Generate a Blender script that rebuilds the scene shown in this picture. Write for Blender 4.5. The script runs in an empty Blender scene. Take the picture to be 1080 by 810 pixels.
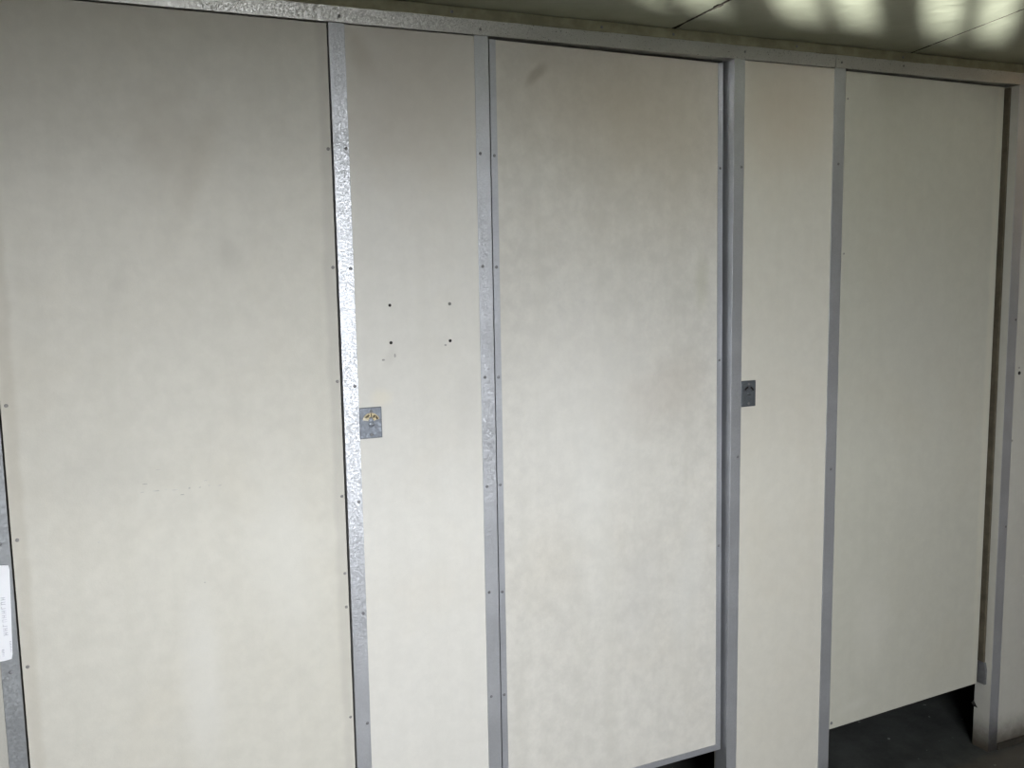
import bpy, bmesh, math, random
from mathutils import Vector, Matrix
random.seed(7)
S = bpy.context.scene
COL = S.collection

# ------------------------------------------------------------------ camera
cam_d = bpy.data.cameras.new('camera')
cam = bpy.data.objects.new('camera', cam_d)
COL.objects.link(cam)
yaw, pitch, roll = math.radians(24.149), math.radians(7.032), math.radians(-0.954)
F = Vector((math.sin(yaw) * math.cos(pitch), math.cos(yaw) * math.cos(pitch), -math.sin(pitch)))
r0 = Vector((math.cos(yaw), -math.sin(yaw), 0))
u0 = r0.cross(F)
R = math.cos(roll) * r0 + math.sin(roll) * u0
U = -math.sin(roll) * r0 + math.cos(roll) * u0
M = Matrix((R, U, -F)).transposed().to_4x4()
M.translation = Vector((-0.2934, -1.9555, 1.5301))
cam.matrix_world = M
cam_d.sensor_width = 36
cam_d.lens = 36 * 1002.1 / 1080
cam_d.clip_start = 0.02
S.camera = cam

# ------------------------------------------------------------------ view, world, light
S.view_settings.view_transform = 'Standard'
S.view_settings.look = 'None'
S.view_settings.gamma = 1
S.view_settings.use_curve_mapping = False
S.view_settings.exposure = 4.5
try:
    S.cycles.use_denoising = True
    S.cycles.max_bounces = 10
    S.cycles.diffuse_bounces = 6
    S.cycles.sample_clamp_indirect = 4
except Exception:
    pass

w = bpy.data.worlds.new('overcast_sky')
S.world = w
w.use_nodes = True
bg = w.node_tree.nodes['Background']
bg.inputs[0].default_value = (0.925, 0.95, 0.99, 1)
# overcast sky: brighter towards the zenith than at the horizon
tc = w.node_tree.nodes.new('ShaderNodeTexCoord')
sx = w.node_tree.nodes.new('ShaderNodeSeparateXYZ')
mr = w.node_tree.nodes.new('ShaderNodeMapRange')
w.node_tree.links.new(tc.outputs['Generated'], sx.inputs[0])
w.node_tree.links.new(sx.outputs[2], mr.inputs[0])
for i_, v_ in enumerate((0.0, 0.5, 1.0, 1.3)):
    mr.inputs[i_ + 1].default_value = v_
w.node_tree.links.new(mr.outputs[0], bg.inputs[1])

Y_OPP = -2.6           # the wall behind the photographer, with the windows
CEIL = 2.08
WIN1 = (-0.27, 0.87, 0.80, 1.875)      # big window: x0, x1, z0, z1
WIN2 = (-1.765, -0.560, 1.469, 1.57)   # unseen narrow window, paired panes sized to cast the ceiling patches


def area(name, loc, rot, sx, sy, power, col, portal=False):
    d = bpy.data.lights.new(name, 'AREA')
    d.shape = 'RECTANGLE'
    d.size, d.size_y = sx, sy
    d.energy = power
    d.color = col
    o = bpy.data.objects.new(name, d)
    o.location = loc
    o.rotation_euler = rot
    COL.objects.link(o)
    if portal:
        d.cycles.is_portal = True
    return o


for i, (x0, x1, z0, z1) in enumerate((WIN1, WIN2)):
    area('window_daylight_portal', ((x0 + x1) / 2, Y_OPP - 0.14, (z0 + z1) / 2), (math.radians(90), 0, 0),
         x1 - x0 + .02, z1 - z0 + .02, 1, (1, 1, 1), True)

# added spot for an assumed yard glint, cast through the panes on to the ceiling
sd = bpy.data.lights.new('yard_glint_stand_in', 'SPOT')
sd.energy = 2900
sd.color = (1.0, 0.99, 0.95)
sd.shadow_soft_size = 0.06
sd.spot_size = math.radians(13)
sd.spot_blend = 1.0
sp = bpy.data.objects.new('yard_glint_stand_in', sd)
sp.location = (-6.62, Y_OPP - 5.0, 0.30)
tgt = Vector((-0.90, Y_OPP, 1.60))
sp.rotation_euler = (tgt - sp.location).to_track_quat('-Z', 'Y').to_euler()
COL.objects.link(sp)


# ------------------------------------------------------------------ materials
def mat(name):
    m = bpy.data.materials.new(name)
    m.use_nodes = True
    nt = m.node_tree
    b = nt.nodes['Principled BSDF']
    return m, nt, b


class NB:
    """small node helper"""
    def __init__(self, nt):
        self.nt = nt
        self.g = nt.nodes.new('ShaderNodeNewGeometry')
        self.pos = self.g.outputs['Position']

    def n(self, t, **kw):
        o = self.nt.nodes.new(t)
        for k, v in kw.items():
            setattr(o, k, v)
        return o

    def put(self, sock, v):
        if isinstance(v, bpy.types.NodeSocket):
            self.nt.links.new(v, sock)
        else:
            sock.default_value = v

    def scale(self, vec3, src=None):
        m = self.n('ShaderNodeVectorMath', operation='MULTIPLY')
        self.put(m.inputs[0], src or self.pos)
        m.inputs[1].default_value = vec3
        return m.outputs[0]

    def noise(self, sc, detail=4, rough=.55, vec=None, dist=0):
        t = self.n('ShaderNodeTexNoise')
        self.put(t.inputs['Vector'], vec or self.pos)
        t.inputs['Scale'].default_value = sc
        t.inputs['Detail'].default_value = detail
        t.inputs['Roughness'].default_value = rough
        t.inputs['Distortion'].default_value = dist
        return t.outputs[0]

    def ramp(self, v, a, b, c0=0., c1=1.):
        m = self.n('ShaderNodeMapRange')
        self.put(m.inputs[0], v)
        for i, x in enumerate((a, b, c0, c1)):
            m.inputs[i + 1].default_value = x
        m.interpolation_type = 'SMOOTHSTEP'
        return m.outputs[0]

    def math(self, op, a, b=0.):
        m = self.n('ShaderNodeMath', operation=op)
        self.put(m.inputs[0], a)
        self.put(m.inputs[1], b)
        return m.outputs[0]

    def mix(self, f, a, b, blend='MIX'):
        m = self.n('ShaderNodeMix', data_type='RGBA', blend_type=blend)
        self.put(m.inputs[0], f)
        self.put(m.inputs[6], a)
        self.put(m.inputs[7], b)
        return m.outputs[2]

    def blob(self, cx, cz, rx, rz, soft=1.0, tilt=0., warp=.02):
        """soft stain of its own shape on the partition's face, 1 inside"""
        s = self.n('ShaderNodeSeparateXYZ')
        nz = self.n('ShaderNodeTexNoise')
        self.put(nz.inputs['Vector'], self.pos)
        nz.inputs['Scale'].default_value = 14
        nz.inputs['Detail'].default_value = 4
        a = self.n('ShaderNodeVectorMath', operation='SUBTRACT')
        self.put(a.inputs[0], nz.outputs['Color'])
        a.inputs[1].default_value = (.5, .5, .5)
        a2 = self.n('ShaderNodeVectorMath', operation='SCALE')
        self.put(a2.inputs[0], a.outputs[0])
        a2.inputs[3].default_value = warp * 4
        a3 = self.n('ShaderNodeVectorMath', operation='ADD')
        self.put(a3.inputs[0], a2.outputs[0])
        self.put(a3.inputs[1], self.pos)
        self.put(s.inputs[0], a3.outputs[0])
        dx = self.math('SUBTRACT', s.outputs[0], cx)
        dz = self.math('SUBTRACT', s.outputs[2], cz)
        c, q = math.cos(tilt), math.sin(tilt)
        u = self.math('DIVIDE', self.math('ADD', self.math('MULTIPLY', dx, c), self.math('MULTIPLY', dz, q)), rx)
        v = self.math('DIVIDE', self.math('SUBTRACT', self.math('MULTIPLY', dz, c), self.math('MULTIPLY', dx, q)), rz)
        d = self.math('SQRT', self.math('ADD', self.math('MULTIPLY', u, u), self.math('MULTIPLY', v, v)))
        return self.ramp(d, 1 - .5 * soft, 1 + .5 * soft, 1., 0.)

    def bump(self, h, strength, dist, b):
        t = self.n('ShaderNodeBump')
        t.inputs['Strength'].default_value = strength
        t.inputs['Distance'].default_value = dist
        self.put(t.inputs['Height'], h)
        self.put(b.inputs['Normal'], t.outputs[0])


def cream(name, base, mottle=.04, rough=.55, stains_and_light=(), grime=False, streak=.03):
    m, nt, b = mat(name)
    k = NB(nt)
    big = k.noise(3.2, 5, .6)
    mid = k.noise(26, 6, .7)
    stv = k.scale((22, 22, 1.3))
    st = k.noise(1.0, 4, .6, stv)
    fine = k.noise(420, 2, .6)
    dark = tuple(c * (1 - mottle * 1.6) for c in base) + (1,)
    lite = tuple(min(.95, c * (1 + mottle * 1.6)) for c in base) + (1,)
    warm = (base[0] * .94, base[1] * .88, base[2] * .78, 1)
    c = k.mix(k.ramp(mid, .25, .78), dark, lite)
    c = k.mix(k.math('MULTIPLY', k.ramp(big, .45, .8), .25), c, warm)
    c = k.mix(k.math('MULTIPLY', k.ramp(st, .42, .75), streak * 8), c, (base[0] * .90, base[1] * .90, base[2] * .88, 1))
    for (cx, cz, rx, rz, tilt, col, amt, soft) in stains_and_light:
        f = k.math('MULTIPLY', k.blob(cx, cz, rx, rz, soft, tilt, min(.02, min(rx, rz) * .35)), amt)
        c = k.mix(f, c, tuple(col) + (1,))
    if grime:
        s = k.n('ShaderNodeSeparateXYZ')
        k.put(s.inputs[0], k.pos)
        n2 = k.noise(30, 4, .6)
        zz = k.math('ADD', s.outputs[2], k.math('MULTIPLY', n2, -.05))
        c = k.mix(k.math('MULTIPLY', k.ramp(zz, -.025, .10, 1., 0.), .95), c, (.055, .042, .028, 1))
    k.put(b.inputs['Base Color'], c)
    b.inputs['Roughness'].default_value = rough
    b.inputs['Specular IOR Level'].default_value = .35
    k.bump(k.math('ADD', fine, k.math('MULTIPLY', mid, .8)), .12, .002, b)
    return m


BROWN = (.36, .31, .23)
GREY = (.40, .385, .35)
BASE1 = (.66, .64, .57)
M_D1 = cream('cream_board', BASE1, .028, .5, [
    (-.075, 1.74, .022, .10, -.35, BROWN, .17, 1.6), (-.13, 1.78, .05, .10, -.2, BROWN, .12, 1.8),
    (-.235, 1.50, .012, .05, -.3, GREY, .14, 1.6), (-.30, 1.15, .10, .05, 0, GREY, .10, 1.5),
    (-.02, 1.56, .018, .04, .2, GREY, .18, 1.4), (-.43, 1.2, .012, 1.1, 0, BROWN, .22, 1.2),
    (.178, 1.2, .012, 1.1, 0, GREY, .30, 1.2), (.06, .95, .06, .16, .1, (.76, .75, .70), .3, 1.6),
    (-.12, .70, .03, .16, 0, (.78, .77, .73), .35, 1.6)])
M_P2 = cream('cream_board_clean', (.72, .705, .655), .022, .5, [
    (.255, 1.97, .02, .04, .4, BROWN, .25, 1.5), (.30, 1.342, .012, .022, -.4, GREY, .18, 1.4),
    (.47, 1.22, .03, .07, 0, (.45, .43, .42), .12, 1.6), (.37, 1.90, .16, .16, 0, (.48, .41, .32), .36, 1.8),  # wide tan patch: dim warm light at the top, painted into the colour
    (.275, 1.26, .02, .015, 0, (.8, .74, .58), .35, 1.4)], True)
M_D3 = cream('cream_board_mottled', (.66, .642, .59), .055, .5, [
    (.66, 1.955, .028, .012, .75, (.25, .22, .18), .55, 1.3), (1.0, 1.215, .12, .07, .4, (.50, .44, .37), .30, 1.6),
    (1.06, 1.88, .24, .22, 0, (.44, .37, .27), .42, 1.8), (.76, 1.20, .20, .22, 0, (.84, .83, .79), .42, 1.8),  # tan patch paints the dim warm top, pale patch paints window sheen
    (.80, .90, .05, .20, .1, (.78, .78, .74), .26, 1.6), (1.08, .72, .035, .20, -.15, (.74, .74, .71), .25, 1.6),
    (.93, .72, .05, .14, -.1, (.56, .55, .53), .22, 1.6), (.76, 1.92, .22, .14, .1, (.47, .40, .30), .36, 1.8),  # second tan patch, again the dim warm top painted in
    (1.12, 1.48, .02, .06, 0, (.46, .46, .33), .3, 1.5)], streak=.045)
M_P4 = cream('cream_board_narrow', (.64, .62, .55), .022, .5, [
    (1.36, 1.92, .16, .14, 0, (.48, .39, .29), .42, 1.8)], True)  # tan patch paints the dimmer, warmer light near the ceiling
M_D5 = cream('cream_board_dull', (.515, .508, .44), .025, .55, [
    (1.85, 1.35, .12, .2, .2, (.50, .49, .45), .2, 1.8), (2.15, 1.2, .012, 1.1, 0, (.68, .64, .52), .3, 1.4),
    (1.70, .50, .06, .12, 0, (.68, .66, .60), .2, 1.6), (1.64, .27, .05, .012, .1, (.75, .74, .70), .12, 1.6)])
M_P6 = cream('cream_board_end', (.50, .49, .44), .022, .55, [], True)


def metal(name, base, rough=.42, metallic=.75, spangle=.5, grime=False, scale=260):
    m, nt, b = mat(name)
    k = NB(nt)
    v = k.n('ShaderNodeTexVoronoi')
    k.put(v.inputs['Vector'], k.pos)
    v.inputs['Scale'].default_value = scale
    sp = k.n('ShaderNodeSeparateColor')
    k.put(sp.inputs[0], v.outputs['Color'])
    n1 = k.noise(scale * .7, 3, .7)
    n2 = k.noise(5, 4, .6)
    c = k.mix(k.ramp(n2, .35, .7), tuple(x * .90 for x in base) + (1,), tuple(min(1, x * 1.06) for x in base) + (1,))
    c = k.mix(k.math('MULTIPLY', sp.outputs[0], .25), c, tuple(x * .72 for x in base) + (1,))
    spots = k.ramp(k.noise(60, 3, .7), .70, .78)
    c = k.mix(k.math('MULTIPLY', spots, .45), c, tuple(x * .5 for x in base) + (1,))
    if grime:
        s = k.n('ShaderNodeSeparateXYZ')
        k.put(s.inputs[0], k.pos)
        zz = k.math('ADD', s.outputs[2], k.math('MULTIPLY', k.noise(30, 4, .6), -.06))
        g = k.math('MULTIPLY', k.ramp(zz, -.03, .13, 1., 0.), .9)
        c = k.mix(g, c, (.045, .036, .026, 1))
    k.put(b.inputs['Base Color'], c)
    b.inputs['Metallic'].default_value = metallic
    k.put(b.inputs['Roughness'], k.ramp(n1, .3, .7, rough - .07, rough + .12))
    # zinc spangle: every crystal is tipped its own way
    off = k.n('ShaderNodeVectorMath', operation='SUBTRACT')
    k.put(off.inputs[0], v.outputs['Color'])
    off.inputs[1].default_value = (.5, .5, .5)
    sc_ = k.n('ShaderNodeVectorMath', operation='SCALE')
    k.put(sc_.inputs[0], off.outputs[0])
    sc_.inputs[3].default_value = spangle
    ad = k.n('ShaderNodeVectorMath', operation='ADD')
    k.put(ad.inputs[0], sc_.outputs[0])
    k.put(ad.inputs[1], k.g.outputs['Normal'])
    nm = k.n('ShaderNodeVectorMath', operation='NORMALIZE')
    k.put(nm.inputs[0], ad.outputs[0])
    k.put(b.inputs['Normal'], nm.outputs[0])
    return m


M_MET = metal('galvanised_metal', (.56, .575, .602), .38, .60, .155, True, 400)
M_MET2 = metal('dull_metal_edge', (.49, .505, .535), .42, .55, .06)
M_LOCK = metal('worn_plate_metal', (.20, .22, .25), .46, .6, .12)
M_HEAD = metal('header_metal', (.56, .56, .54), .33, .65, .19, False, 430)
M_METD = metal('dark_dull_metal', (.36, .375, .385), .45, .5, .15)
M_LOCKD = metal('dark_plate_metal', (.12, .13, .145), .5, .5, .2)
M_LOCKD2 = metal('dark_lock_plate', (.15, .165, .18), .45, .5, .3)


def plain(name, col, rough=.6, metallic=0., nscale=40, amt=.2, bump=.1):
    m, nt, b = mat(name)
    k = NB(nt)
    n = k.noise(nscale, 5, .6)
    c = k.mix(k.ramp(n, .35, .7), tuple(x * (1 - amt) for x in col) + (1,), tuple(min(1, x * (1 + amt)) for x in col) + (1,))
    k.put(b.inputs['Base Color'], c)
    b.inputs['Roughness'].default_value = rough
    b.inputs['Metallic'].default_value = metallic
    k.bump(n, bump, .002, b)
    return m


M_SCREW = plain('screw_metal', (.22, .22, .23), .5, .3)
M_SCREW_L = plain('painted_screw', (.27, .26, .25), .5, .0)
M_HOLE = plain('drill_hole_dark', (.015, .014, .012), .9)
M_FILL = plain('filled_hole_grey', (.22, .22, .20), .9)
M_BRASS = plain('old_brass', (.50, .42, .25), .45, .2, 300, .5)
M_IVORY = plain('worn_ivory_patch', (.80, .74, .60), .6)
M_DARKB = plain('tarnished_brown', (.09, .065, .03), .6)
M_PAPER = plain('white_paper', (.93, .94, .97), .6, 0, 30, .01, .02)
M_INK = plain('faded_ink', (.70, .70, .76), .8)
M_WOODB = plain('brown_batten', (.105, .09, .06), .9, 0, 30, .2)
M_OLIVE = plain('olive_painted_board', (.27, .26, .17), .6, 0, 25, .18)
M_GAPD = plain('dark_board', (.035, .03, .022), .95)  # near-black board for skirting, ceiling sheet edges and backing
M_WALL = plain('painted_wall', (.13, .080, .03), .7, 0, 6, .05)
M_STOP = plain('grey_rubber', (.13, .132, .135), .7)
M_YARD = plain('yard_paving', (.05, .048, .04), .9, 0, 3, .1)


def floor_mat():
    m, nt, b = mat('dark_concrete')
    k = NB(nt)
    n = k.noise(7, 7, .65)
    f = k.noise(90, 4, .7)
    c = k.mix(k.ramp(n, .3, .72), (.040, .043, .041, 1), (.085, .091, .086, 1))
    c = k.mix(k.math('MULTIPLY', k.ramp(f, .5, .8), .4), c, (.13, .135, .13, 1))
    c = k.mix(k.ramp(k.noise(38, 2, .4), .735, .76), c, (.30, .31, .29, 1))
    s = k.n('ShaderNodeSeparateXYZ')
    k.put(s.inputs[0], k.pos)
    # worn brownish strip of screed on the corridor side
    yy = k.math('ADD', s.outputs[1], k.math('MULTIPLY', n, -.06))
    c = k.mix(k.math('MULTIPLY', k.ramp(yy, -.07, -.02, 1., 0.), .55), c, (.11, .09, .068, 1))
    k.put(b.inputs['Base Color'], c)
    b.inputs['Roughness'].default_value = .65
    k.bump(k.math('ADD', n, f), .25, .004, b)
    return m


M_FLOOR = floor_mat()


def ceil_mat():
    m, nt, b = mat('gloss_green_ceiling_paint')
    k = NB(nt)
    n = k.noise(9, 5, .6, None, .3)
    n2 = k.noise(45, 4, .6)
    c = k.mix(k.ramp(n, .3, .7), (.35, .375, .285, 1), (.41, .435, .335, 1))
    c = k.mix(k.math('MULTIPLY', k.ramp(k.noise(2.4, 4), .55, .75), .4), c, (.41, .41, .30, 1))
    k.put(b.inputs['Base Color'], c)
    b.inputs['Roughness'].default_value = .28
    b.inputs['Specular IOR Level'].default_value = .6
    k.bump(k.math('ADD', n, k.math('MULTIPLY', n2, .2)), .25, .01, b)
    return m


M_CEIL = ceil_mat()


# ------------------------------------------------------------------ mesh helpers
def bx(bm, x0, x1, y0, y1, z0, z1):
    vs = [bm.verts.new((x, y, z)) for x in (x0, x1) for y in (y0, y1) for z in (z0, z1)]
    for f in ((0, 1, 3, 2), (4, 6, 7, 5), (0, 4, 5, 1), (2, 3, 7, 6), (0, 2, 6, 4), (1, 5, 7, 3)):
        bm.faces.new([vs[i] for i in f])
    return vs


def finish(name, bm, m, parent=None, loc=(0, 0, 0), bevel=0., smooth=False):
    """link bm (given in world coordinates) as one object whose origin is at loc"""
    loc = Vector(loc)
    bmesh.ops.recalc_face_normals(bm, faces=bm.faces[:])
    base = loc + (parent.location if parent and parent.parent is None else Vector())
    if parent is not None and parent.parent is not None:
        base = loc + parent.location + parent.parent.location
    bmesh.ops.translate(bm, verts=bm.verts[:], vec=-base)
    me = bpy.data.meshes.new(name)
    bm.to_mesh(me)
    bm.free()
    me.materials.append(m)
    if smooth:
        for p in me.polygons:
            p.use_smooth = True
    o = bpy.data.objects.new(name, me)
    o.location = loc
    if parent is not None:
        o.parent = parent
    COL.objects.link(o)
    if bevel:
        md = o.modifiers.new('bevel', 'BEVEL')
        md.width = bevel
        md.segments = 2
        md.limit_method = 'ANGLE'
    return o


def box_obj(name, x0, x1, y0, y1, z0, z1, m, parent=None, bevel=0., loc=(0, 0, 0)):
    bm = bmesh.new()
    bx(bm, x0, x1, y0, y1, z0, z1)
    return finish(name, bm, m, parent, loc, bevel)


def thing(name, label, cat, loc, group=None):
    o = bpy.data.objects.new(name, None)
    o.location = loc
    o.empty_display_size = .05
    COL.objects.link(o)
    return tag(o, label, cat, group)


def tag(o, label, cat, group=None):
    o['label'] = label
    o['category'] = cat
    if group:
        o['group'] = group
    o['kind'] = 'thing'
    return o


def struct(o):
    o['kind'] = 'structure'
    return o


def dome(bm, x, y, z, r, h, seg=14, slot=True):
    """low domed screw head facing -Y"""
    rings = []
    for a in (0, .35, .7, 1.):
        rr = r * math.cos(a * math.pi / 2 * .93)
        yy = y - h * math.sin(a * math.pi / 2)
        rings.append([bm.verts.new((x + rr * math.cos(t * 2 * math.pi / seg), yy, z + rr * math.sin(t * 2 * math.pi / seg))) for t in range(seg)])
    for i in range(3):
        for t in range(seg):
            bm.faces.new((rings[i][t], rings[i][(t + 1) % seg], rings[i + 1][(t + 1) % seg], rings[i + 1][t]))
    bm.faces.new(rings[3])
    bm.faces.new(list(reversed(rings[0])))


def screws(parent, pts, y, m=None, r=.0042):
    for (x, z) in pts:
        bm = bmesh.new()
        dome(bm, x, y, z, r, .0016)
        finish('screw', bm, m or M_SCREW, parent, smooth=False)


def disc_obj(name, x, y, z, r, m, parent, squash=1., seg=18):
    bm = bmesh.new()
    a = [bm.verts.new((x + r * math.cos(t * 2 * math.pi / seg), y, z + squash * r * math.sin(t * 2 * math.pi / seg))) for t in range(seg)]
    c = [bm.verts.new((v.co.x, y + .0012, v.co.z)) for v in a]
    bm.faces.new(a)
    bm.faces.new(list(reversed(c)))
    for t in range(seg):
        bm.faces.new((a[t], c[t], c[(t + 1) % seg], a[(t + 1) % seg]))
    return finish(name, bm, m, parent)


# ------------------------------------------------------------------ the setting
XL, XR, YB = -2.5, 2.56, 1.45
struct(box_obj('floor', XL, XR + .6, Y_OPP - .15, YB, -.10, 0, M_FLOOR))
struct(box_obj('wall_back', XL, XR + .6, YB, YB + .12, 0, CEIL + .06, M_WALL))
struct(box_obj('wall_left', XL - .12, XL, Y_OPP - .15, YB, 0, CEIL + .06, M_WALL))
struct(box_obj('wall_right', XR + .48, XR + .6, Y_OPP - .15, YB, 0, CEIL + .06, M_WALL))

# opposite wall with two openings
bm = bmesh.new()
ya, yb = Y_OPP - .15, Y_OPP
zt = CEIL + .06
xs = [XL, WIN2[0], WIN2[1], WIN1[0], WIN1[1], XR + .6]
bx(bm, xs[0], xs[1], ya, yb, 0, zt)
bx(bm, xs[2], xs[3], ya, yb, 0, zt)
bx(bm, xs[4], xs[5], ya, yb, 0, zt)
bx(bm, xs[1], xs[2], ya, yb, 0, WIN2[2]); bx(bm, xs[1], xs[2], ya, yb, WIN2[3], zt)
bx(bm, xs[3], xs[4], ya, yb, 0, WIN1[2]); bx(bm, xs[3], xs[4], ya, yb, WIN1[3], zt)
struct(finish('wall_front', bm, M_WALL))

bm = bmesh.new()
for a, b in ((WIN1[0], WIN1[0] + .04), (.28, .32), (WIN1[1] - .04, WIN1[1])):
    bx(bm, a, b, Y_OPP - .10, Y_OPP - .05, WIN1[2], WIN1[3])
for a, b in ((WIN1[2], WIN1[2] + .04), (WIN1[3] - .04, WIN1[3])):
    bx(bm, WIN1[0] + .04, .28, Y_OPP - .10, Y_OPP - .05, a, b)
    bx(bm, .32, WIN1[1] - .04, Y_OPP - .10, Y_OPP - .05, a, b)
struct(finish('window_1', bm, M_MET2))
bm = bmesh.new()
for i in range(4):
    g0 = -1.454 - .2913 + .2913 * i
    bx(bm, g0 + .0993, g0 + .1119, Y_OPP - .09, Y_OPP - .07, WIN2[2], WIN2[3])
    if i < 3:
        bx(bm, g0 + .2112, g0 + .2913, Y_OPP - .09, Y_OPP - .07, WIN2[2], WIN2[3])
struct(finish('window_2', bm, M_MET2))

# yard outside
struct(box_obj('ground', -14, 14, -22, Y_OPP - .15, -.12, -.02, M_YARD))


# ceiling: sheets butted with ragged, dirty joints, over a dark void
def seam1(y): return 1.012 + .10 * (y + .03)
def seam2(y): return 1.752 + .265 * (y + .064)


bm = bmesh.new()
N = 120
ys = [Y_OPP + (YB - Y_OPP) * i / N for i in range(N + 1)]
ys = sorted(set([y for y in ys if y < -.6 or y > .05] + [-.6 + .65 * i / 110 for i in range(111)]))


def jit(s, a):
    random.seed(s)
    v = 0
    out = []
    for _ in ys:
        v = .7 * v + random.uniform(-a, a)
        out.append(v)
    return out


def sheet(lf, rf):
    prev = None
    for i, y in enumerate(ys):
        l, r = lf(i, y), rf(i, y)
        vs = [bm.verts.new((l, y, CEIL)), bm.verts.new((r, y, CEIL)), bm.verts.new((r, y, CEIL + .012)), bm.verts.new((l, y, CEIL + .012))]
        if prev:
            for q in range(4):
                bm.faces.new((prev[q], prev[(q + 1) % 4], vs[(q + 1) % 4], vs[q]))
        else:
            bm.faces.new(vs)
        prev = vs
    bm.faces.new(prev)


j1, j2, j3, j4 = jit(1, .0008), jit(2, .0010), jit(3, .0005), jit(4, .0005)
sheet(lambda i, y: XL, lambda i, y: seam1(y) - .0048 - j1[i] - (.004 if abs(y + .20) < .012 else 0))
sheet(lambda i, y: seam1(y) + .0048 + j2[i] + (.003 if abs(y + .20) < .010 else 0), lambda i, y: seam2(y) - .0028 + j3[i])
sheet(lambda i, y: seam2(y) + .0028 + j4[i], lambda i, y: XR + .6)
ce = struct(finish('ceiling', bm, M_CEIL))
ce.data.materials.append(M_GAPD)
for p_ in ce.data.polygons:
    if abs(p_.normal.z) < .5:
        p_.material_index = 1
bm = bmesh.new()
bx(bm, XL, XR + .6, Y_OPP - .15, YB, CEIL + .0125, CEIL + .06)
o = finish('ceiling_void', bm, M_GAPD, ce)

# olive timber fillet between header and ceiling
bm = bmesh.new()
n = 60
for i in range(n):
    a, b = -2.45 + (5.5) * i / n, -2.45 + (5.5) * (i + 1) / n
tr = struct(box_obj('trim_1', XL, XR + .48, -.003, .035, 2.0555, CEIL - .0005, M_OLIVE, None, .0015))
bm.free()
for x, z in ((.457, 2.067), (.82, 2.066), (1.013, 2.066), (1.738, 2.066), (.13, 2.066), (1.38, 2.067)):
    bm = bmesh.new()
    dome(bm, x, -.003, z, .0035, .0012)
    finish('nail', bm, M_SCREW, tr)

# inner dividers and partition carcass left of the photographed run
bm = bmesh.new()
for x in (-.64, .36, 1.36, 2.40):
    bx(bm, x - .012, x + .012, .064, YB, .30, 2.05)
struct(finish('wall_inner', bm, M_P6))
struct(box_obj('wall_side', XL, -.80, .002, .06, 0, 2.0555, M_P6))

# ------------------------------------------------------------------ pilaster boards between the doors
HB, HT = 2.0242, 2.0550


def board(label, x0, x1, m, y0=.0022, y1=.060):
    t = thing('partition_board', label, 'partition', ((x0 + x1) / 2, .03, 0), 'cream boards between the cubicle doors')
    return t, box_obj('board', x0, x1, y0, y1, 0, HB - .0012, m, t, .0012)


t, _ = board('narrow cream partition board at far left behind the white paper notice', -.79, -.4485, M_P6)
p2, _ = board('narrow cream partition board with four drill holes in it', .1962, .5378, M_P2)
disc_obj('drill_hole', .302, .0016, 1.453, .0033, M_HOLE, p2)
disc_obj('drill_hole', .302, .0016, 1.373, .0035, M_HOLE, p2)
disc_obj('drill_hole', .437, .0016, 1.371, .0035, M_HOLE, p2)
f = disc_obj('drill_hole', .438, .0016, 1.452, .0036, M_FILL, p2)
f['label'] = 'filled grey drill hole'
for x, z, r, s in ((.284, 1.337, .0035, .6), (.426, 1.362, .003, .7), (.310, 1.345, .002, 2.2)):
    disc_obj('scuff', x, .0018, z, r, plain('scuff_grey', (.42, .41, .38), .9) if 'scuff_grey' not in bpy.data.materials else bpy.data.materials['scuff_grey'], p2, s)
p4, _ = board('plain narrow cream partition board between middle and right cubicle doors', 1.1962, 1.5410, M_P4)
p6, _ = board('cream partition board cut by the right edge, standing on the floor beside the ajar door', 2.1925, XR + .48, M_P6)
disc_obj('drill_hole', 2.251, .0014, 1.189, .0055, M_HOLE, p6)
disc_obj('drill_hole', 2.249, .0014, 1.205, .0028, M_FILL, p6)
disc_obj('drill_hole', 2.234, .0014, .985, .0030, M_FILL, p6)
box_obj('skirting', 2.2295, XR + .47, -.0055, .0020, 0, .021, M_GAPD, p6, .001)
# little chip of board torn from the back corner of the jamb
bm = bmesh.new()
vs = [bm.verts.new(v) for v in ((2.1922, .0605, .126), (2.1922, .0605, .146), (2.1905, .044, .128), (2.184, .063, .140))]
for q in ((0, 1, 2), (0, 1, 3), (1, 2, 3), (0, 2, 3)):
    bm.faces.new([vs[i] for i in q])
finish('torn_chip', bm, M_HOLE, p6)

# ------------------------------------------------------------------ metal cover strips
SZ = [1.776, 1.532, 1.285, 1.035, .786, .534, .29]


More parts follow.
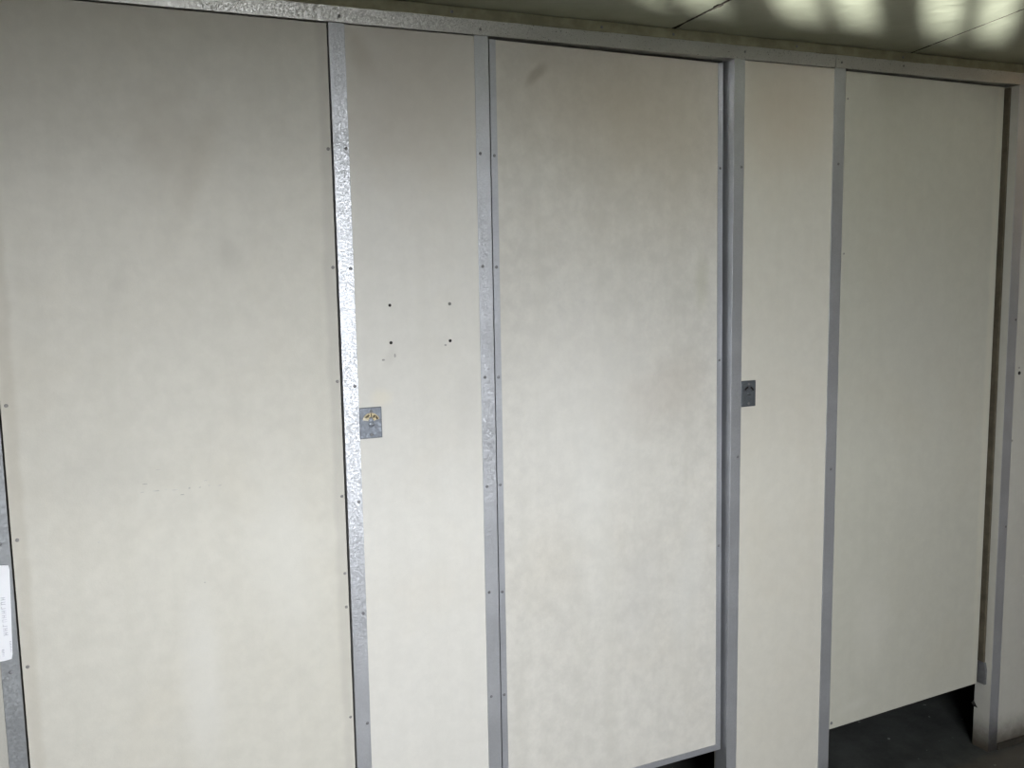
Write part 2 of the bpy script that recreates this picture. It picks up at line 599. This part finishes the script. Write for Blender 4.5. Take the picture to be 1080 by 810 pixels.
def strip(label, x0, x1, sx, leg=None, y0=0., zs=SZ, m=M_MET, bow=0.):
    t = thing('metal_strip', label, 'metal strip', ((x0 + x1) / 2, 0, 0), 'metal strips on the partition')
    bm = bmesh.new()
    K = 24
    prev = None
    for i in range(K + 1):
        z = HB * i / K
        d = bow * math.sin(math.pi * i / K)
        if leg is None:
            pts = [(x0 + d, y0), (x1 + d, y0), (x1 + d, y0 + .0018), (x0 + d, y0 + .0018)]
        elif leg[0] == 'l':      # L section: second leg goes back along the left edge
            pts = [(x0 + d, y0), (x1 + d, y0), (x1 + d, y0 + .0018), (x0 + .0014 + d, y0 + .0018), (x0 + .0014 + d, leg[1]), (x0 + d, leg[1])]
        else:
            pts = [(x0 + d, y0), (x1 + d, y0), (x1 + d, leg[1]), (x1 - .0012 + d, leg[1]), (x1 - .0012 + d, y0 + .0018), (x0 + d, y0 + .0018)]
        vs = [bm.verts.new((x, y, z)) for x, y in pts]
        n = len(vs)
        if prev:
            for q in range(n):
                bm.faces.new((prev[q], prev[(q + 1) % n], vs[(q + 1) % n], vs[q]))
        else:
            bm.faces.new(vs)
        prev = vs
    bm.faces.new(prev)
    finish('strip', bm, m, t, (0, 0, 0), .0004)
    screws(t, [(sx, z) for z in zs], y0, r=.0036)
    return t


strip('grey metal strip at far left, partly covered by the white paper notice', -.4790, -.4470, -.463, None, m=M_METD)
strip('speckled bright metal strip between the left door and the board with drill holes', .1920, .2250, .219, ('l', .024), bow=.0018)
strip('metal strip between the board with drill holes and the middle door', .5079, .5405, .517, ('r', .026))
strip('metal strip between the middle door and the plain narrow board', 1.1920, 1.2237, 1.216, ('l', .050), zs=[1.766, 1.035], bow=.0012)
strip('metal strip between the plain narrow board and the right door', 1.5079, 1.5445, 1.527, ('r', .026), zs=[1.782, .971], bow=.0005)
strip('metal strip down the right door jamb, reaching the floor', 2.1920, 2.2290, 2.222, None, zs=[1.35, .72])


# header rail in two lengths, joint over the right door's hinge strip
def header(label, x0, x1, sx):
    t = thing('header_rail', label, 'header rail', ((x0 + x1) / 2, 0, HB), 'metal header rails under the ceiling')
    bm = bmesh.new()
    K = int((x1 - x0) / .02)
    random.seed(int(x1 * 100))
    prev = None
    for i in range(K + 1):
        x = x0 + (x1 - x0) * i / K
        e = random.uniform(-.0005, .0005)
        dz = .0022 * math.sin((x + 1) * 1.3)
        pts = [(-.0022, HB + dz * .3), (-.0054, HT + e), (.0, HT + e), (.0, HB + .003 + dz * .3), (.05, HB + .003 + dz * .3), (.05, HB + dz * .3)]
        vs = [bm.verts.new((x, y, z)) for y, z in pts]
        if prev:
            for q in range(6):
                bm.faces.new((prev[q], prev[(q + 1) % 6], vs[(q + 1) % 6], vs[q]))
        else:
            bm.faces.new(vs)
        prev = vs
    bm.faces.new(prev)
    finish('rail', bm, M_HEAD, t)
    screws(t, sx, -.0036, r=.0032)
    return t


header('long metal header rail over the left and middle doors, under the ceiling', -.80, 1.5055,
       [(.214, 2.036), (.521, 2.036), (1.22, 2.042), (-.463, 2.036)])
header('shorter metal header rail over the right door, under the ceiling', 1.5075, XR + .46, [(1.527, 2.038), (1.74, 2.044), (2.215, 2.036)])


# ------------------------------------------------------------------ doors
def door_panel(parent, x0, x1, z0, z1, yL, yRb, yRt, th, m, name='panel', off=0.):
    """board whose right edge sits back by yRb at its foot and yRt at its head (a slightly twisted, ajar door)"""
    bm = bmesh.new()
    NX, NZ = 10, 24
    W = x1 - x0
    def fy(u, v): return yL + u * ((yRb * (1 - v) + yRt * v) - yL)
    def gx(u): return x0 + W * u
    G = {}
    for s, o in ((0, 0.), (1, th)):
        for i in range(NX + 1):
            for j in range(NZ + 1):
                u, v = i / NX, j / NZ
                G[s, i, j] = bm.verts.new((gx(u), fy(u, v) + o + off, z0 + (z1 - z0) * v))
    for i in range(NX):
        for j in range(NZ):
            bm.faces.new((G[0, i, j], G[0, i + 1, j], G[0, i + 1, j + 1], G[0, i, j + 1]))
            bm.faces.new((G[1, i, j], G[1, i, j + 1], G[1, i + 1, j + 1], G[1, i + 1, j]))
    for i in range(NX):
        for j in (0, NZ):
            bm.faces.new((G[0, i, j], G[0, i + 1, j], G[1, i + 1, j], G[1, i, j]))
    for j in range(NZ):
        for i in (0, NX):
            bm.faces.new((G[0, i, j], G[0, i, j + 1], G[1, i, j + 1], G[1, i, j]))
    return finish(name, bm, m, parent, (0, 0, 0), .0010)


def rail_on(parent, name, m, pts_fn, n, th_pts):
    """sweep a closed section (list of offsets) along a path"""
    bm = bmesh.new()
    prev = None
    for i in range(n + 1):
        P = pts_fn(i / n)
        vs = [bm.verts.new((P[0] + a, P[1] + b, P[2] + c)) for a, b, c in th_pts]
        k = len(vs)
        if prev:
            for q in range(k):
                bm.faces.new((prev[q], prev[(q + 1) % k], vs[(q + 1) % k], vs[q]))
        else:
            bm.faces.new(vs)
        prev = vs
    bm.faces.new(prev)
    return finish(name, bm, m, parent)


# left door
D1L, D1R, DT = -.4440, .1900, 2.0195
t1 = thing('cubicle_door', 'widest-looking closed cream cubicle door at the left with faint scratches', 'cubicle door', (-.127, 0, .24), 'cubicle doors')
door_panel(t1, D1L, D1R, .24, 2.0228, .0035, .0045, .006, .03, M_D1)
screws(t1, [(-.4345, z) for z in (1.78, 1.535, 1.292, 1.038, .790, .54)], .0036, M_SCREW_L, .0036)
screws(t1, [(.1835, z) for z in (1.775, 1.535, 1.297, 1.05, .880, .805, .554, .40)], .0055, M_SCREW_L, .0036)
# faint pencil-like scratch marks: separate little raised flecks of scuffed paint
MS = plain('scratch_grey', (.53, .52, .48), .9)
rs = random.Random(5)
for (x, z, w_, h_) in ((-.186, 1.104, .012, .0022), (-.206, 1.120, .010, .0016), (-.152, 1.102, .013, .0018), (-.124, 1.103, .004, .0040),
                       (-.138, 1.091, .008, .0018), (-.104, 1.102, .006, .0016), (-.086, 1.104, .005, .0016), (-.212, 1.104, .008, .0013),
                       (-.168, 1.105, .006, .0011), (-.092, 1.115, .008, .0012), (-.066, 1.102, .010, .0012), (-.180, 1.146, .010, .0012),
                       (-.296, 1.015, .004, .0030), (-.105, .905, .004, .0020)):
    k = 10
    bm = bmesh.new()
    a = [bm.verts.new((x + w_ / 2 * math.cos(t * 2 * math.pi / k) * rs.uniform(.7, 1.1), .0031, z + h_ / 2 * math.sin(t * 2 * math.pi / k) * rs.uniform(.7, 1.2))) for t in range(k)]
    bm.faces.new(a)
    c = [bm.verts.new((v.co.x, .0046, v.co.z)) for v in a]
    for t in range(k):
        bm.faces.new((a[t], c[t], c[(t + 1) % k], a[(t + 1) % k]))
    finish('scratch', bm, MS, t1)

# middle door, edged in metal
D3L, D3R, D3B = .5440, 1.1835, .240
t3 = thing('cubicle_door', 'middle cream cubicle door edged in metal, mottled and smudged near its top', 'cubicle door', (.86, 0, .24), 'cubicle doors')
yl, yrb, yrt = .0030, .016, .034
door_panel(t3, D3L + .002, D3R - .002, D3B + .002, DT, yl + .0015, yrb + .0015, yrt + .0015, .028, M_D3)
VT = lambda v: D3B + (DT - D3B) * v
rail_on(t3, 'edge_trim', M_MET2, lambda v: (D3L, yl, VT(v)), 24, [(0, 0, 0), (.0150, 0, 0), (.0150, .0014, 0), (.0014, .0014, 0), (.0014, .030, 0), (0, .030, 0)])
rail_on(t3, 'edge_trim', M_MET2, lambda v: (D3R, yrb + (yrt - yrb) * v, VT(v)), 24,
        [(0, 0, 0), (0, .030, 0), (-.0012, .030, 0), (-.0012, .0014, 0), (-.0150, .0014, 0), (-.0150, 0, 0)])
rail_on(t3, 'bottom_trim', M_MET2, lambda u: (D3L + .0005 + (D3R - D3L - .001) * u, yl - .0006 + (yrb - yl) * u, D3B), 12,
        [(0, 0, 0), (0, 0, .016), (0, .0014, .016), (0, .0014, .0014), (0, .030, .0014), (0, .030, 0)])
screws(t3, [(.5515, z) for z in (1.773, 1.53, 1.283, 1.035, .781, .53)], yl, r=.0036)
for z in (1.765, 1.285, .80):
    bm = bmesh.new()
    dome(bm, 1.1760, yrb + (yrt - yrb) * (z - D3B) / (DT - D3B), z, .0034, .0014)
    finish('screw', bm, M_SCREW, t3)
# right door, ajar inwards on its left hinges
t5 = thing('cubicle_door', 'dull cream cubicle door at the right standing slightly ajar above the dark floor', 'cubicle door', (1.86, 0, .22), 'cubicle doors')
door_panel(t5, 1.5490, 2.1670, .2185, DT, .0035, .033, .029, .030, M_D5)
screws(t5, [(1.556, .236)], .0040, M_SCREW, .0050)
screws(t5, [(1.557, 1.95), (1.557, 1.55)], .0040, M_SCREW_L, .0030)
# brown stop batten up the right jamb, with a small grey block at its foot
st = thing('door_stop', 'thin brown stop batten with grey foot block on the jamb behind the ajar door', 'door stop', (2.186, .03, .22))
box_obj('batten', 2.1835, 2.1918, .0262, .0480, .2860, 2.020, M_WOODB, st, .0008)
bm = bmesh.new()
sec = [(.018, .2155), (.046, .2155), (.046, .285), (.0225, .285), (.0175, .262)]
a = [bm.verts.new((2.1918, y, z)) for y, z in sec]
b = [bm.verts.new((2.1835, y, z)) for y, z in sec]
bm.faces.new(a); bm.faces.new(b)
for i in range(5):
    bm.faces.new((a[i], a[(i + 1) % 5], b[(i + 1) % 5], b[i]))
finish('block', bm, M_STOP, st, (0, 0, 0), .0008)


# ------------------------------------------------------------------ occupancy indicator plates
def sector(bm, cx, cz, r0, r1, a0, a1, y0, y1, n=18):
    ring = []
    for i in range(n + 1):
        a = math.radians(a0 + (a1 - a0) * i / n)
        ring.append([bm.verts.new((cx + r * math.cos(a), y, cz + r * math.sin(a))) for r, y in ((r0, y0), (r1, y0), (r1, y1), (r0, y1))])
    for i in range(n):
        for q in range(4):
            bm.faces.new((ring[i][q], ring[i][(q + 1) % 4], ring[i + 1][(q + 1) % 4], ring[i + 1][q]))
    bm.faces.new(ring[0]); bm.faces.new(ring[-1])


def plate(label, x0, x1, z0, z1, bright, tilt=0.):
    cx, cz = (x0 + x1) / 2, (z0 + z1) / 2
    t = thing('lock_plate', label, 'lock plate', (cx, 0, cz), 'lock indicator plates')
    bm = bmesh.new()
    bx(bm, x0, x1, -.0022, .0020, z0, z1)
    pm = M_LOCK if bright else M_LOCKD2
    finish('plate', bm, pm, t, (0, 0, 0), .0008)
    wz = cz + .003
    bm = bmesh.new()
    sector(bm, cx, wz, .0065, .0188, 14, 166, -.0034, -.0015)
    finish('indicator_window', bm, M_BRASS if bright else M_LOCKD, t)
    marks = [(146, 166, .007, .0185, M_IVORY), (84, 92, .010, .017, M_DARKB), (104, 140, .012, .016, M_DARKB), (48, 64, .010, .016, M_DARKB),
             (18, 40, .0125, .0172, M_DARKB), (62, 118, .0068, .0095, M_LOCKD)] if bright else \
            [(20, 70, .012, .016, M_HOLE), (100, 150, .012, .016, M_HOLE)]
    for a0, a1, ra, rb, mm in marks:
        bm = bmesh.new()
        sector(bm, cx, wz, ra, rb, a0, a1, -.0042, -.0030, 8)
        finish('indicator_mark', bm, mm, t)
    # low boss of the turning spindle
    bm = bmesh.new()
    dome(bm, cx + .001, -.0020, wz - .006, .0065, .0014, 20)
    finish('spindle_boss', bm, pm, t, smooth=True)
    bm = bmesh.new()
    bx(bm, cx - .004, cx + .006, -.0041, -.0030, wz - .0062, wz - .0048)
    finish('spindle_slot', bm, M_METD if bright else M_HOLE, t)
    bm = bmesh.new()
    for q in ((x0, x1, z0, z0 + .0022), (x0, x1, z1 - .0022, z1), (x1 - .0022, x1, z0 + .0022, z1 - .0022)):
        bx(bm, q[0] + .0003, q[1] - .0003, -.0028, -.0020, q[2] + .0003, q[3] - .0003)
    finish('worn_rim', bm, M_LOCKD, t)
    screws(t, [(cx + .001, z1 - .009), (cx + .001, z0 + .008)], -.0022, M_SCREW, .0036)
    t.rotation_euler = (0, tilt, 0)
    return t


plate('grey lock plate with a brassy half-round window, on the board with drill holes', .2265, .2750, 1.1705, 1.2375, True)
plate('dark worn lock plate on the plain narrow board beside the middle door', 1.2245, 1.2680, 1.1640, 1.2310, False)

# ------------------------------------------------------------------ paper notice
t = thing('paper_notice', 'white paper notice with faded sideways print, fixed at the left edge', 'notice', (-.54, 0, .905))
bm = bmesh.new()
NX, NZ = 14, 18
px0, px1, pz0, pz1 = -.640, -.4500, .812, .996
def corner(u, v):
    x = px0 + (px1 - px0) * u
    z = pz0 + (pz1 - pz0) * v
    x += -.0075 * u * (1 - v)
    r = .006
    # rounded corners
    w_, h_ = px1 - px0, pz1 - pz0
    X, Z = u * w_, v * h_
    qx = min(max(X, r), w_ - r); qz = min(max(Z, r), h_ - r)
    d = math.hypot(X - qx, Z - qz)
    if d > r:
        X = qx + (X - qx) * r / d; Z = qz + (Z - qz) * r / d
        x = px0 + X - .0075 * u * (1 - v); z = pz0 + Z
    return x, -.0045 + .0016 * math.sin(u * 3.1) * math.sin(v * 3.1) * -1 - .0008 * math.sin(v * 9), z
g = [[bm.verts.new(corner(i / NX, j / NZ)) for j in range(NZ + 1)] for i in range(NX + 1)]
for i in range(NX):
    for j in range(NZ):
        bm.faces.new((g[i][j], g[i + 1][j], g[i + 1][j + 1], g[i][j + 1]))
sheet_o = finish('sheet', bm, M_PAPER, t)
md = sheet_o.modifiers.new('thick', 'SOLIDIFY')
md.thickness = .0006
# faded, unreadable strokes of sideways print
bm = bmesh.new()
rr = random.Random(11)
def stroke(x, z, a, b):
    bx(bm, x, x + a, -.0074, -.0066, z, z + b)
zc = .930
for i in range(9):
    h = .0052
    k = i % 4
    stroke(-.4690, zc, .0075, .0008)
    if k != 2: stroke(-.4690, zc + h - .0012, .0075, .0008)
    if k in (0, 3): stroke(-.4655, zc, .0008, h - .001)
    if k in (1, 2): stroke(-.4690, zc, .0008, h - .001)
    zc -= .0085
for i in range(8):
    stroke(-.4600, .848 - i * .0028, .0018 if i % 2 else .0026, .0012)
for i in range(5):
    stroke(-.4735, .834 - i * .003, .0035, .0014)
for i in range(16):
    stroke(-.4850, .96 - i * .007, .0014, .0045)
finish('print', bm, M_INK, t)
